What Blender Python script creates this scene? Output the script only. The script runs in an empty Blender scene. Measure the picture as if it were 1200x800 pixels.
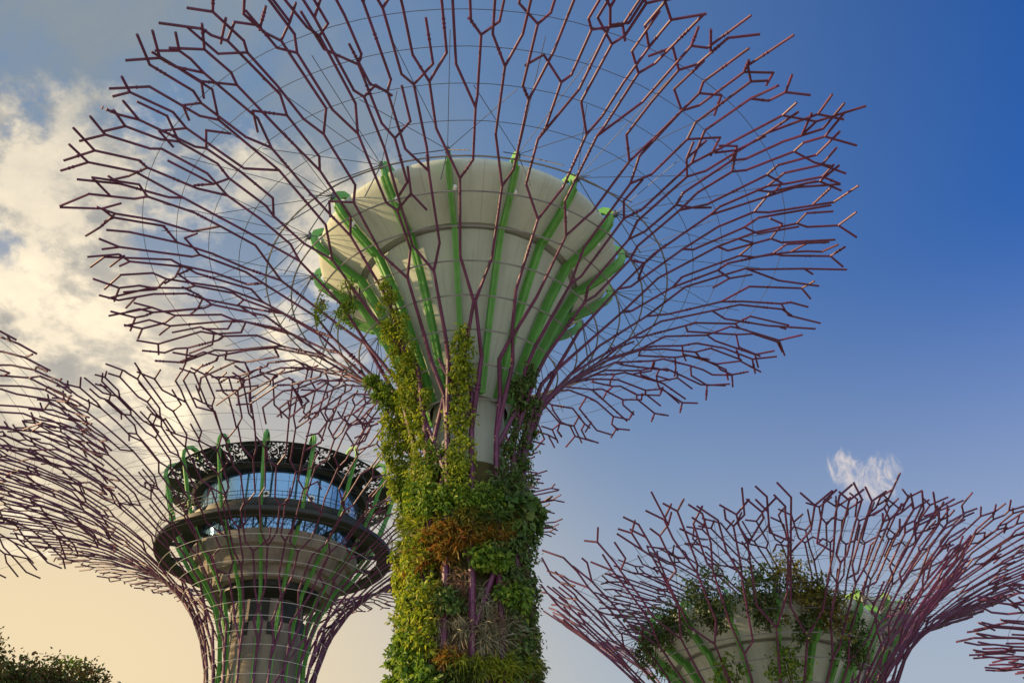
import bpy, math, random
import numpy as np
from mathutils import Vector
R_ = math.radians
C = bpy.context.scene.collection
sc = bpy.context.scene

# ------------------------------------------------------------------ camera
CAMZ = 1.7
PITCH, FPX, ROLL = R_(35), 1150.0, math.asin(-0.0323)
_f = np.array([0, math.cos(PITCH), math.sin(PITCH)])
_r0 = np.array([1.0, 0, 0]); _u0 = np.array([0, -math.sin(PITCH), math.cos(PITCH)])
_r = _r0 * math.cos(ROLL) + _u0 * math.sin(ROLL)
_u = _u0 * math.cos(ROLL) - _r0 * math.sin(ROLL)
cam_d = bpy.data.cameras.new('camera'); cam = bpy.data.objects.new('camera', cam_d); C.objects.link(cam)
cam_d.sensor_width = 36; cam_d.lens = 36 * FPX / 1200; cam_d.clip_end = 6000; cam_d.clip_start = 0.1
from mathutils import Matrix
m3 = Matrix(((_r[0], _u[0], -_f[0]), (_r[1], _u[1], -_f[1]), (_r[2], _u[2], -_f[2])))
cam.matrix_world = Matrix.Translation((0, 0, CAMZ)) @ m3.to_4x4()
sc.camera = cam

# ------------------------------------------------------------------ light, sky
SUN_AZ, SUN_EL = R_(-90), R_(15)      # measured from +Y, negative = to the left
sun_dir = Vector((math.sin(SUN_AZ) * math.cos(SUN_EL), math.cos(SUN_AZ) * math.cos(SUN_EL), math.sin(SUN_EL)))
sl = bpy.data.lights.new('sun', 'SUN'); sl.energy = 3.6; sl.angle = R_(0.5); sl.color = (1.0, 0.70, 0.36)
so = bpy.data.objects.new('sun', sl); C.objects.link(so)
so.rotation_euler = (-sun_dir).to_track_quat('-Z', 'Y').to_euler(); so.location = (-40, 10, 60)
sc.view_settings.view_transform = 'Standard'; sc.view_settings.look = 'None'
sc.view_settings.exposure = 0.98; sc.view_settings.gamma = 1.0; sc.view_settings.use_curve_mapping = False
sc.cycles.max_bounces = 6; sc.cycles.transparent_max_bounces = 8

w = bpy.data.worlds.new('World'); sc.world = w; w.use_nodes = True
nt = w.node_tree; N = nt.nodes; L = nt.links; N.clear()
def nd(t, **kw):
    n = N.new(t)
    for k, v in kw.items(): setattr(n, k, v)
    return n
def mth(op, a, b=None, c=None, clamp=False):
    n = nd('ShaderNodeMath', operation=op); n.use_clamp = clamp
    for i, v in enumerate((a, b, c)):
        if v is None: continue
        if isinstance(v, (int, float)): n.inputs[i].default_value = v
        else: L.new(v, n.inputs[i])
    return n.outputs[0]
def dotv(vec, d):
    n = nd('ShaderNodeVectorMath', operation='DOT_PRODUCT'); L.new(vec, n.inputs[0]); n.inputs[1].default_value = d
    return n.outputs['Value']
def mixc(fac, a, b):
    n = nd('ShaderNodeMix', data_type='RGBA')
    if isinstance(fac, (int, float)): n.inputs[0].default_value = fac
    else: L.new(fac, n.inputs[0])
    for i, v in ((6, a), (7, b)):
        if isinstance(v, tuple): n.inputs[i].default_value = (*v, 1)
        else: L.new(v, n.inputs[i])
    return n.outputs[2]
def smooth(v, a, b):
    n = nd('ShaderNodeMapRange', interpolation_type='SMOOTHSTEP'); L.new(v, n.inputs[0])
    n.inputs[1].default_value = a; n.inputs[2].default_value = b
    return n.outputs[0]
def pixdir(x, y):
    d = _f + _r * (x - 600) / FPX + _u * (400 - y) / FPX
    return tuple(d / np.linalg.norm(d))
tc = nd('ShaderNodeTexCoord'); vn = nd('ShaderNodeVectorMath', operation='NORMALIZE'); L.new(tc.outputs['Generated'], vn.inputs[0])
D = vn.outputs[0]
sky = nd('ShaderNodeTexSky', sky_type='NISHITA', sun_disc=False, sun_elevation=SUN_EL, sun_rotation=SUN_AZ,
         air_density=1.0, dust_density=0.6, ozone_density=2.0)
tint = nd('ShaderNodeMix', data_type='RGBA', blend_type='MULTIPLY'); tint.inputs[0].default_value = 1.0
L.new(sky.outputs[0], tint.inputs[6]); tint.inputs[7].default_value = (0.02, 0.37, 0.98, 1)
sp = nd('ShaderNodeSeparateXYZ'); L.new(D, sp.inputs[0]); Z = sp.outputs[2]
GLOW = R_(-66)
side = dotv(D, (math.sin(GLOW), math.cos(GLOW), 0))
K = 6.0   # sky radiance units before the 0.1 strength
# moist evening air: milky blue towards the sunset side, cream low on that side, mauve low elsewhere
hz0 = mth('MULTIPLY', smooth(side, -0.45, 0.62), 0.9)
hz1 = mth('MULTIPLY', mth('MULTIPLY', smooth(side, 0.22, 0.72), smooth(Z, 0.74, 0.28)), 0.95)
hz2 = mth('MULTIPLY', smooth(Z, 0.62, 0.20), 0.88)
c0 = mixc(hz0, tint.outputs[2], (0.145 * K, 0.245 * K, 0.385 * K))
c0 = mixc(hz2, c0, (0.37 * K, 0.42 * K, 0.46 * K))
c0 = mixc(hz1, c0, (0.78 * K, 0.62 * K, 0.38 * K))
back = dotv(D, (0.25, -0.95, 0.2))        # unseen sky behind the camera, brightened to light the tower fronts
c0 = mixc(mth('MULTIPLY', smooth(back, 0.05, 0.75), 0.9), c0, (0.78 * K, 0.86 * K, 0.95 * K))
# clouds
zz = mth('ADD', Z, 0.35)
pv = nd('ShaderNodeVectorMath', operation='DIVIDE'); L.new(D, pv.inputs[0])
cz = nd('ShaderNodeCombineXYZ')
for i in range(3): L.new(zz, cz.inputs[i])
L.new(cz.outputs[0], pv.inputs[1])
def noise(vec, scale, detail, rough, dist=0.0):
    n = nd('ShaderNodeTexNoise'); L.new(vec, n.inputs['Vector'])
    n.inputs['Scale'].default_value = scale; n.inputs['Detail'].default_value = detail
    n.inputs['Roughness'].default_value = rough; n.inputs['Distortion'].default_value = dist
    return n.outputs[0]
n1 = noise(pv.outputs[0], 4.6, 12, 0.60, 0.15)
n2 = noise(pv.outputs[0], 7.5, 12, 0.64, 0.2)
reg = smooth(dotv(D, pixdir(70, 340)), 0.955, 0.996)
reg2 = smooth(dotv(D, pixdir(240, 270)), 0.972, 0.997)
regA = mth('MAXIMUM', reg, mth('MULTIPLY', reg2, 0.9))
cov = smooth(mth('ADD', n1, mth('MULTIPLY', regA, 0.22)), 0.60, 0.70)
cov = mth('MULTIPLY', cov, mth('MULTIPLY', smooth(regA, 0.0, 0.35), 0.96))
sh = nd('ShaderNodeVectorMath', operation='ADD'); L.new(pv.outputs[0], sh.inputs[0]); sh.inputs[1].default_value = (-0.030, -0.006, -0.020)
n1b = noise(sh.outputs[0], 4.6, 12, 0.60, 0.15)
rel = smooth(mth('SUBTRACT', n1, n1b), -0.065, 0.045)
lit = mth('ADD', mth('MULTIPLY', rel, 0.7), mth('MULTIPLY', smooth(n2, 0.36, 0.66), 0.3))
ccol = mixc(lit, (0.33 * K, 0.32 * K, 0.30 * K), (0.96 * K, 0.82 * K, 0.60 * K))
c1 = mixc(cov, c0, ccol)
# thin high veil top left, wisp on the right
n3 = noise(pv.outputs[0], 3.0, 9, 0.66, 0.6)
veil = mth('MULTIPLY', mth('MULTIPLY', smooth(n3, 0.28, 0.60), mth('MULTIPLY', smooth(side, 0.20, 0.50), smooth(Z, 0.58, 0.74))), 0.9)
c1 = mixc(veil, c1, (0.23 * K, 0.265 * K, 0.29 * K))
wm = nd('ShaderNodeMapping'); L.new(D, wm.inputs[0]); wm.inputs['Scale'].default_value = (1.6, 1.0, 0.8)
n4 = noise(wm.outputs[0], 40.0, 10, 0.70, 1.6)
def lobe(x, y, a): return smooth(dotv(D, pixdir(x, y)), 1 - a, 1 - a * 0.02)
ws = mth('MAXIMUM', mth('MAXIMUM', lobe(990, 548, 3.2e-4), lobe(1036, 550, 3.0e-4)), mth('MAXIMUM', lobe(1004, 568, 3.5e-4), lobe(1028, 572, 2.6e-4)))
wisp = mth('MULTIPLY', smooth(mth('ADD', n4, mth('MULTIPLY', ws, 0.24)), 0.56, 0.92), smooth(ws, 0.0, 0.8))
c1 = mixc(mth('MULTIPLY', wisp, 0.9), c1, (0.62 * K, 0.56 * K, 0.54 * K))
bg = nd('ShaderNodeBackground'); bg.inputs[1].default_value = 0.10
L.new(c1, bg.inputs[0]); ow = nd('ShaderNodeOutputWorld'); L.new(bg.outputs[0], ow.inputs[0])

# ------------------------------------------------------------------ materials
def principled(name, col, rough=0.6, metal=0.0, var=None, scale=3.0, bump=0.0, stretch=None, spec=0.5):
    m = bpy.data.materials.new(name); m.use_nodes = True
    n = m.node_tree.nodes; l = m.node_tree.links; b = n['Principled BSDF']
    b.inputs['Base Color'].default_value = (*col, 1); b.inputs['Roughness'].default_value = rough; b.inputs['Metallic'].default_value = metal
    b.inputs['Specular IOR Level'].default_value = spec
    if var:
        t = n.new('ShaderNodeTexCoord'); mp = n.new('ShaderNodeMapping'); l.new(t.outputs['Object'], mp.inputs[0])
        if stretch: mp.inputs['Scale'].default_value = stretch
        x = n.new('ShaderNodeTexNoise'); l.new(mp.outputs[0], x.inputs['Vector']); x.inputs['Scale'].default_value = scale; x.inputs['Detail'].default_value = 8; x.inputs['Roughness'].default_value = 0.65
        r = n.new('ShaderNodeValToRGB'); l.new(x.outputs[0], r.inputs[0])
        r.color_ramp.elements[0].position = 0.32; r.color_ramp.elements[1].position = 0.68
        r.color_ramp.elements[0].color = (*var, 1); r.color_ramp.elements[1].color = (*col, 1)
        l.new(r.outputs[0], b.inputs['Base Color'])
        if bump:
            bp = n.new('ShaderNodeBump'); bp.inputs['Strength'].default_value = bump; l.new(x.outputs[0], bp.inputs['Height']); l.new(bp.outputs[0], b.inputs['Normal'])
    return m
def leafmat(name, cols, trans=0.35, rough=0.5):
    m = bpy.data.materials.new(name); m.use_nodes = True
    n = m.node_tree.nodes; l = m.node_tree.links; b = n['Principled BSDF']
    g = n.new('ShaderNodeNewGeometry'); r = n.new('ShaderNodeValToRGB'); l.new(g.outputs['Random Per Island'], r.inputs[0])
    el = r.color_ramp.elements
    while len(el) < len(cols): el.new(0.5)
    for i, c in enumerate(cols):
        el[i].position = i / max(1, len(cols) - 1); el[i].color = (*c, 1)
    l.new(r.outputs[0], b.inputs['Base Color']); b.inputs['Roughness'].default_value = rough
    b.inputs['Specular IOR Level'].default_value = 0.35
    t = n.new('ShaderNodeBsdfTranslucent'); l.new(r.outputs[0], t.inputs[0])
    mx = n.new('ShaderNodeMixShader'); mx.inputs[0].default_value = trans
    l.new(b.outputs[0], mx.inputs[1]); l.new(t.outputs[0], mx.inputs[2]); l.new(mx.outputs[0], n['Material Output'].inputs[0])
    return m
M = dict(
    steel=principled('purple_paint', (0.13, 0.021, 0.088), 0.5, var=(0.06, 0.010, 0.032), scale=1.3),
    galv=principled('galvanised_steel', (0.24, 0.24, 0.23), 0.5, 0.3, var=(0.16, 0.16, 0.16), scale=2.0),
    pale=principled('weathered_zinc', (0.52, 0.52, 0.50), 0.5, 0.1),
    wire=principled('wire_rope', (0.10, 0.10, 0.11), 0.5, 0.4),
    green=principled('green_paint', (0.14, 0.40, 0.08), 0.55, var=(0.09, 0.28, 0.05), scale=1.0),
    render=principled('pale_render', (0.50, 0.55, 0.47), 0.8, var=(0.41, 0.45, 0.38), scale=0.8, stretch=(1, 1, 0.25)),
    joint=principled('joint_shadow_grey', (0.30, 0.31, 0.27), 0.85),
    conc=principled('raw_concrete', (0.34, 0.295, 0.24), 0.85, var=(0.16, 0.14, 0.115), scale=0.9, bump=0.15, stretch=(1, 1, 0.4)),
    dark=principled('dark_metal', (0.026, 0.030, 0.024), 0.5, 0.2, var=(0.017, 0.019, 0.015), scale=2),
    olive=principled('planting_fleece', (0.10, 0.085, 0.025), 0.95, var=(0.045, 0.045, 0.02), scale=2.2, bump=0.5),
    glass=principled('sky_reflection_glass', (0.15, 0.33, 0.55), 0.05, 0.75, spec=1.0),  # blue of the reflected sky is put into the base colour
    white=principled('white_enamel', (0.78, 0.78, 0.76), 0.4),
    bark=principled('bark', (0.11, 0.075, 0.05), 0.9, var=(0.06, 0.04, 0.03), scale=4, bump=0.5),
    grass=principled('lawn', (0.16, 0.19, 0.09), 0.95, var=(0.10, 0.14, 0.05), scale=0.4),
    paving=principled('pale_paving', (0.58, 0.55, 0.48), 0.85, var=(0.48, 0.45, 0.39), scale=0.8),
)
M['glass'].node_tree.nodes['Principled BSDF'].inputs['Coat Weight'].default_value = 0.6
def clad(mat, n):
    t = mat.node_tree; b = t.nodes['Principled BSDF']; src = b.inputs['Base Color'].links[0].from_socket
    tcn = t.nodes.new('ShaderNodeTexCoord'); sx = t.nodes.new('ShaderNodeSeparateXYZ'); t.links.new(tcn.outputs['Object'], sx.inputs[0])
    def mm(op, a, c=None):
        q = t.nodes.new('ShaderNodeMath'); q.operation = op
        for i, v in enumerate((a, c)):
            if v is None: continue
            if isinstance(v, (int, float)): q.inputs[i].default_value = v
            else: t.links.new(v, q.inputs[i])
        return q.outputs[0]
    an = mm('MULTIPLY', mm('ADD', mm('ARCTAN2', sx.outputs[0], sx.outputs[1]), math.pi), n / (2 * math.pi))
    seam = mm('LESS_THAN', mm('ABSOLUTE', mm('SUBTRACT', mm('FRACT', an), 0.5)), 0.012)
    cx = t.nodes.new('ShaderNodeCombineXYZ'); t.links.new(an, cx.inputs[0]); t.links.new(mm('MULTIPLY', sx.outputs[2], 0.12), cx.inputs[1])
    ns = t.nodes.new('ShaderNodeTexNoise'); ns.inputs['Scale'].default_value = 3.0; ns.inputs['Detail'].default_value = 6; ns.inputs['Roughness'].default_value = 0.7; t.links.new(cx.outputs[0], ns.inputs['Vector'])
    rp = t.nodes.new('ShaderNodeMapRange'); rp.inputs[1].default_value = 0.52; rp.inputs[2].default_value = 0.75; rp.inputs[3].default_value = 0.0; rp.inputs[4].default_value = 0.5; t.links.new(ns.outputs[0], rp.inputs[0])
    k = mm('MAXIMUM', mm('MULTIPLY', seam, 0.6), rp.outputs[0])
    mx = t.nodes.new('ShaderNodeMix'); mx.data_type = 'RGBA'; t.links.new(k, mx.inputs[0]); t.links.new(src, mx.inputs[6]); mx.inputs[7].default_value = (0.26, 0.26, 0.20, 1)
    t.links.new(mx.outputs[2], b.inputs['Base Color'])
clad(M['render'], 32); clad(M['conc'], 28)
LM = dict(
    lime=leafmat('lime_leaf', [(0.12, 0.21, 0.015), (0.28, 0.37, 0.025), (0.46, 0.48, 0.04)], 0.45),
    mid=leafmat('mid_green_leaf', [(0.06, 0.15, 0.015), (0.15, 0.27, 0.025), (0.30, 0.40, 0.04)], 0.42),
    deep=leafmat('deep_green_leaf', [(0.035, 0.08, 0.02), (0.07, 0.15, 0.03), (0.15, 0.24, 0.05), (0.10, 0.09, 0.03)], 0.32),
    rust=leafmat('rust_leaf', [(0.12, 0.14, 0.02), (0.30, 0.10, 0.02), (0.20, 0.20, 0.03), (0.46, 0.15, 0.03), (0.30, 0.26, 0.03), (0.16, 0.09, 0.02)], 0.35),
    olive=leafmat('olive_leaf', [(0.08, 0.10, 0.02), (0.18, 0.18, 0.03), (0.30, 0.27, 0.04)], 0.3),
    grey=leafmat('grey_airplant', [(0.16, 0.17, 0.09), (0.30, 0.30, 0.19), (0.20, 0.15, 0.09), (0.44, 0.43, 0.31)], 0.2),
    brown=leafmat('brown_airplant', [(0.17, 0.09, 0.06), (0.32, 0.18, 0.11), (0.24, 0.20, 0.11)], 0.2),
    fern=leafmat('fern_leaf', [(0.12, 0.20, 0.02), (0.26, 0.32, 0.03), (0.42, 0.42, 0.04)], 0.4),
    ruby=leafmat('dark_red_leaf', [(0.07, 0.08, 0.02), (0.14, 0.07, 0.035), (0.06, 0.11, 0.02), (0.10, 0.14, 0.03)], 0.3),
    shade=leafmat('shrub_leaf', [(0.03, 0.07, 0.02), (0.06, 0.11, 0.025), (0.13, 0.17, 0.035)], 0.35),
    gold=leafmat('golden_leaf', [(0.10, 0.11, 0.02), (0.22, 0.19, 0.03), (0.06, 0.08, 0.02)], 0.35),
)

# ------------------------------------------------------------------ mesh helpers
class MB:
    def __init__(s): s.v = []; s.f = []; s.n = 0
    def add(s, v, f):
        o = s.n; s.v.extend(v); s.f.extend([tuple(i + o for i in q) for q in f]); s.n += len(v)
    def tube(s, a, b, ra, rb=None, sides=7, caps=True):
        rb = ra if rb is None else rb
        a = Vector(a); b = Vector(b); d = b - a
        if d.length < 1e-5: return
        d.normalize(); x = d.orthogonal().normalized(); y = d.cross(x); v = []
        for p, r in ((a, ra), (b, rb)):
            for i in range(sides):
                t = 2 * math.pi * i / sides; v.append(tuple(p + x * math.cos(t) * r + y * math.sin(t) * r))
        f = [(i, (i + 1) % sides, sides + (i + 1) % sides, sides + i) for i in range(sides)]
        if caps: f += [tuple(range(sides))[::-1], tuple(range(sides, 2 * sides))]
        s.add(v, f)
    def path(s, pts, r, sides=6, closed=False, r2=None):
        pts = [Vector(p) for p in pts]; n = len(pts); v = []; x = None
        for i, p in enumerate(pts):
            if closed: d = pts[(i + 1) % n] - pts[i - 1]
            else: d = pts[min(i + 1, n - 1)] - pts[max(i - 1, 0)]
            d.normalize()
            x = d.orthogonal().normalized() if x is None else (x - d * x.dot(d)).normalized()
            y = d.cross(x); rr = r if r2 is None else r + (r2 - r) * i / (n - 1)
            for k in range(sides):
                t = 2 * math.pi * k / sides; v.append(tuple(p + x * math.cos(t) * rr + y * math.sin(t) * rr))
        f = []
        for i in range(n if closed else n - 1):
            j = (i + 1) % n
            for k in range(sides):
                k2 = (k + 1) % sides; f.append((i * sides + k, i * sides + k2, j * sides + k2, j * sides + k))
        if not closed: f += [tuple(range(sides))[::-1], tuple((n - 1) * sides + k for k in range(sides))]
        s.add(v, f)
    def lathe(s, prof, segs=96, closed=False):
        v = []; f = []; n = len(prof)
        for i in range(segs):
            t = 2 * math.pi * i / segs
            for (r, z) in prof: v.append((r * math.sin(t), -r * math.cos(t), z))
        for i in range(segs):
            j = (i + 1) % segs
            for k in range(n if closed else n - 1):
                k2 = (k + 1) % n; f.append((i * n + k, j * n + k, j * n + k2, i * n + k2))
        s.add(v, f)
    def box(s, c, ax, ay, az):
        c, ax, ay, az = (Vector(q) for q in (c, ax, ay, az)); v = []
        for i in (-1, 1):
            for j in (-1, 1):
                for k in (-1, 1): v.append(tuple(c + ax * i + ay * j + az * k))
        s.add(v, [(0, 1, 3, 2), (4, 6, 7, 5), (0, 4, 5, 1), (2, 3, 7, 6), (0, 2, 6, 4), (1, 5, 7, 3)])
    def strip(s, prof, th, wdt, dpt):
        """beam of rectangular section following a profile of (r, z) in the vertical plane at azimuth th"""
        ct = Vector((math.cos(th), math.sin(th), 0)); rd = Vector((math.sin(th), -math.cos(th), 0)); v = []; n = len(prof)
        for i, (r, z) in enumerate(prof):
            a = prof[max(i - 1, 0)]; b = prof[min(i + 1, n - 1)]
            t = Vector((b[0] - a[0], b[1] - a[1])).normalized(); nr, nz = t.y, -t.x     # outward normal
            p = rd * r + Vector((0, 0, z)); nn = rd * nr + Vector((0, 0, nz))
            for sx, sd in ((-1, 0), (1, 0), (1, 1), (-1, 1)): v.append(tuple(p + ct * sx * wdt / 2 + nn * sd * dpt))
        f = [(i * 4 + k, i * 4 + (k + 1) % 4, i * 4 + 4 + (k + 1) % 4, i * 4 + 4 + k) for i in range(n - 1) for k in range(4)]
        f += [(3, 2, 1, 0), tuple((n - 1) * 4 + k for k in range(4))]
        s.add(v, f)
    def build(s, name, mat, parent=None, smooth=False):
        me = bpy.data.meshes.new(name); me.from_pydata([tuple(p) for p in s.v], [], s.f); me.update()
        me.materials.append(mat)
        if smooth:
            me.polygons.foreach_set('use_smooth', [True] * len(me.polygons))
            try: me.set_sharp_from_angle(angle=R_(40))
            except Exception: pass
        o = bpy.data.objects.new(name, me); C.objects.link(o)
        if parent: o.parent = parent
        return o
def tag(o, label, cat, group=None):
    o['label'] = label; o['category'] = cat
    if group: o['group'] = group
    return o
def empty(name, loc, label, cat, group=None):
    o = bpy.data.objects.new(name, None); C.objects.link(o); o.location = loc; o.empty_display_size = 0.5
    return tag(o, label, cat, group)

# ------------------------------------------------------------------ ground
def sheet(name, rad, z, mat, segs=64, cx=0, cy=0):
    mb = MB(); mb.v = [(cx, cy, z)] + [(cx + rad * math.cos(2 * math.pi * i / segs), cy + rad * math.sin(2 * math.pi * i / segs), z) for i in range(segs)]
    mb.n = len(mb.v); mb.f = [(0, 1 + i, 1 + (i + 1) % segs) for i in range(segs)]
    o = mb.build(name, mat); o['kind'] = 'structure'; return o
sheet('ground', 2500, 0.0, M['grass'])
sheet('paved_plaza', 60, 0.004, M['paving'], 96, 0, 30)

# ------------------------------------------------------------------ tree towers
class Prof:
    """surface of revolution: (radius, height) points, smoothed, with arc length"""
    def __init__(s, pts):
        P = [Vector(p) for p in pts]; out = []
        for i in range(len(P) - 1):
            p0 = P[max(i - 1, 0)]; p1 = P[i]; p2 = P[i + 1]; p3 = P[min(i + 2, len(P) - 1)]
            for k in range(8):
                t = k / 8
                out.append(0.5 * ((2 * p1) + (p2 - p0) * t + (2 * p0 - 5 * p1 + 4 * p2 - p3) * t * t + (3 * p1 - p0 - 3 * p2 + p3) * t ** 3))
        out.append(P[-1])
        s.r = np.array([p.x for p in out]); s.z = np.array([p.y for p in out])
        s.s = np.concatenate([[0], np.cumsum(np.hypot(np.diff(s.r), np.diff(s.z)))]); s.S = s.s[-1]
        s.ex = ((s.r[-1] - s.r[-2]) / (s.s[-1] - s.s[-2]), (s.z[-1] - s.z[-2]) / (s.s[-1] - s.s[-2]))
    def R(s, q): return float(np.interp(q, s.s, s.r)) + max(0, q - s.S) * s.ex[0]
    def H(s, q): return float(np.interp(q, s.s, s.z)) + max(0, q - s.S) * s.ex[1]
    def at_r(s, r): k = int(np.argmin(s.r)); return float(np.interp(r, s.r[k:], s.s[k:]))
    def at_z(s, z): return float(np.interp(z, s.z, s.s))
    def P(s, th, q, off=0.0):
        r = s.R(q) + off; return Vector((r * math.sin(th), -r * math.cos(th), s.H(q)))

def grow_branches(root, pf, seed, n0=24, s_fork=None, thr=1.3, rad=(0.125, 0.064), run=(1.4, 3.0), trunk_x=True, tip=0.9, sides=7, collars=True, wave=0.5, spur=0.95, lat_k=1.0, turn=0.0):
    rng = random.Random(seed)
    w0 = 2 * math.pi / n0
    sF = pf.at_r(s_fork)
    def radius(q):
        t = min(1, max(0, (q - sF * 0.75) / (pf.S * 0.72 - sF * 0.75))); return rad[0] + (rad[1] - rad[0]) * t
    def seg(mb, a, b, k=1.0):
        n = max(1, int(abs(b[1] - a[1]) / 1.5))
        for i in range(n):
            t0, t1 = i / n, (i + 1) / n
            q0 = a[1] + (b[1] - a[1]) * t0; q1 = a[1] + (b[1] - a[1]) * t1
            p0 = pf.P(a[0] + (b[0] - a[0]) * t0, q0); p1 = pf.P(a[0] + (b[0] - a[0]) * t1, q1)
            e = (p1 - p0).normalized() * 0.02
            mb.tube(p0 - e, p1 + e, radius(q0) * k, radius(q1) * k, sides)
            if collars and rng.random() < 0.22:      # clamp sleeve and a pair of bolts
                c = p0.lerp(p1, rng.uniform(0.3, 0.7)); r = radius(q0) * k; d = (p1 - p0).normalized()
                for j in range(rng.choice((1, 2, 3))):
                    cc = c + d * 0.16 * j; mb.tube(cc - d * 0.02, cc + d * 0.02, r * 1.4, None, sides)
    jit = [rng.uniform(-0.10, 0.10) * w0 for _ in range(n0)]
    for j in range(n0):
        mb = MB(); th = (j + 0.5) * w0 + jit[j] + turn
        pair = ((j // 2) * 2 + 1) * w0 + turn
        pj = pair + jit[(j // 2) * 2] * 1.5; sP = sF - 2.6
        if j % 2 == 0: nodes = [(pj, 0.0), (pj, sP * 0.5), (pj, sP), (pj, sF - 1.2), (th, sF + 0.2)]
        else: nodes = [(pj, sP), (th, sF + 0.2)]
        for a, b in zip(nodes, nodes[1:]): seg(mb, a, b)
        if trunk_x and j % 2 == 0:
            q = rng.uniform(0.0, 2.0)
            while q < sF * 0.92:
                if rng.random() < 0.5: seg(mb, (pj, q), (pj + 2 * w0 * rng.choice((-1, 1)), q + 2.6), 0.8)
                q += rng.uniform(2.2, 4.0)
        # pairs lean together above the waist and part again
        if (j // 2) % 3 != 2:
            sA = sF + (1.2 if (j // 2) % 2 else 2.3); sB = sA + 1.7
            seg(mb, nodes[-1], (pair + (th - pair) * 0.06, sA)); seg(mb, (pair + (th - pair) * 0.06, sA), (th, sB)); start = (th, sB)
        else:
            start = (th, sF + 1.2); seg(mb, nodes[-1], start)
        send_j = pf.S + rng.uniform(-wave, wave)
        stack = [(start[0], start[1], (j + 0.5) * w0 + turn, w0)]
        while stack:
            t, q, c, wd = stack.pop()
            q2 = q + rng.uniform(*run)
            if q2 > send_j - 0.8:
                t2 = t + rng.uniform(-0.1, 0.1) * wd; qe = send_j + rng.uniform(-0.7, 0.2)
                if qe <= q + 0.3: continue
                seg(mb, (t, q), (t2, qe)); ln = rng.uniform(0.8, 1.5) * tip; a = ln * 0.66 / pf.R(qe)
                x = rng.random()
                if x < 0.40:
                    seg(mb, (t2, qe), (t2 + a, qe + ln * 0.7)); seg(mb, (t2, qe), (t2 - a, qe + ln * rng.uniform(0.4, 0.8)))
                elif x < 0.8:
                    seg(mb, (t2, qe), (t2 + a * rng.choice((-1, 1)), qe + ln * 0.8))
                    if x < 0.62: seg(mb, (t2, qe - 0.8), (t2 + a * rng.choice((-1.1, 1.1)), qe - 0.1))
                continue
            t2 = t + rng.uniform(-0.08, 0.08) * wd
            seg(mb, (t, q), (t2, q2)); R0 = pf.R(q2); gap = wd * R0
            if gap > thr * rng.uniform(0.85, 1.15):
                cl, cr = c - wd / 4, c + wd / 4; x = rng.random()
                tl, tr = cl + rng.uniform(-0.10, 0.04) * wd, cr + rng.uniform(-0.04, 0.10) * wd
                dl = dr = max(0.45, gap * 0.42)
                if x < 0.18: dl = rng.uniform(1.4, 2.2)
                elif x < 0.36: dr = rng.uniform(1.4, 2.2)
                elif x < 0.86:            # both arms lean right over to the neighbours before straightening
                    tl = c - wd * rng.uniform(0.36, 0.50); tr = c + wd * rng.uniform(0.36, 0.50)
                    dl = max(0.7, gap * rng.uniform(0.75, 1.15)); dr = max(0.7, gap * rng.uniform(0.75, 1.15))
                seg(mb, (t2, q2), (tl, q2 + dl)); seg(mb, (t2, q2), (tr, q2 + dr))
                stack.append((tl, q2 + dl, cl, wd / 2)); stack.append((tr, q2 + dr, cr, wd / 2))
            else:
                sg = -1 if t2 > c else 1; lat = lat_k * rng.uniform(0.36, 0.62) * min(max(gap, 0.75), 1.25); d = lat * rng.uniform(1.3, 2.2)
                t3 = max(c - 0.5 * wd, min(c + 0.5 * wd, t2 + sg * lat / R0))
                seg(mb, (t2, q2), (t3, q2 + d)); stack.append((t3, q2 + d, c, wd))
                if rng.random() < spur:
                    lt = rng.uniform(0.6, 1.15) * max(gap, 0.8); rl = lt * rng.uniform(0.5, 1.1); t4 = t2 - sg * lt / R0; q4 = q2 + rl
                    seg(mb, (t2, q2), (t4, q4), 0.95); x = rng.random()
                    if x < 0.60: seg(mb, (t4, q4), (t4 + rng.uniform(-0.12, 0.12) / R0, q4 + rng.uniform(0.9, 2.0)), 0.95)
                    if x > 0.40: seg(mb, (t4, q4), (t4 - sg * rng.uniform(0.35, 0.6) / R0, q4 + rng.choice((-0.7, -0.5, 0.6))), 0.95)
        mb.build('branch', M['steel'], root, smooth=True)

def rings(root, pf, r_in, step, r_thick=0.035, r_thin=0.013, s_start=None, inner_mat='galv', n_thick=8):
    q = s_start; k = 0
    while q < pf.S - 0.6:
        mb = MB(); n = 96; th = r_thick if k < n_thick else r_thin
        mb.path([pf.P(2 * math.pi * i / n, q, -0.06) for i in range(n)], th, 5, True)
        mb.build('ring_cable', M[inner_mat] if k < n_thick else M['wire'], root, smooth=True)
        q += step * (1.0 if k < n_thick else 1.05); k += 1

def hook(r, z, s=1.0):
    """green rib end curling over a rim at (r, z)"""
    return [(r + 0.05 * s, z + 0.0), (r + 0.10 * s, z + 0.28 * s), (r + 0.02 * s, z + 0.52 * s), (r - 0.2 * s, z + 0.66 * s), (r - 0.45 * s, z + 0.62 * s), (r - 0.6 * s, z + 0.42 * s)]

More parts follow.
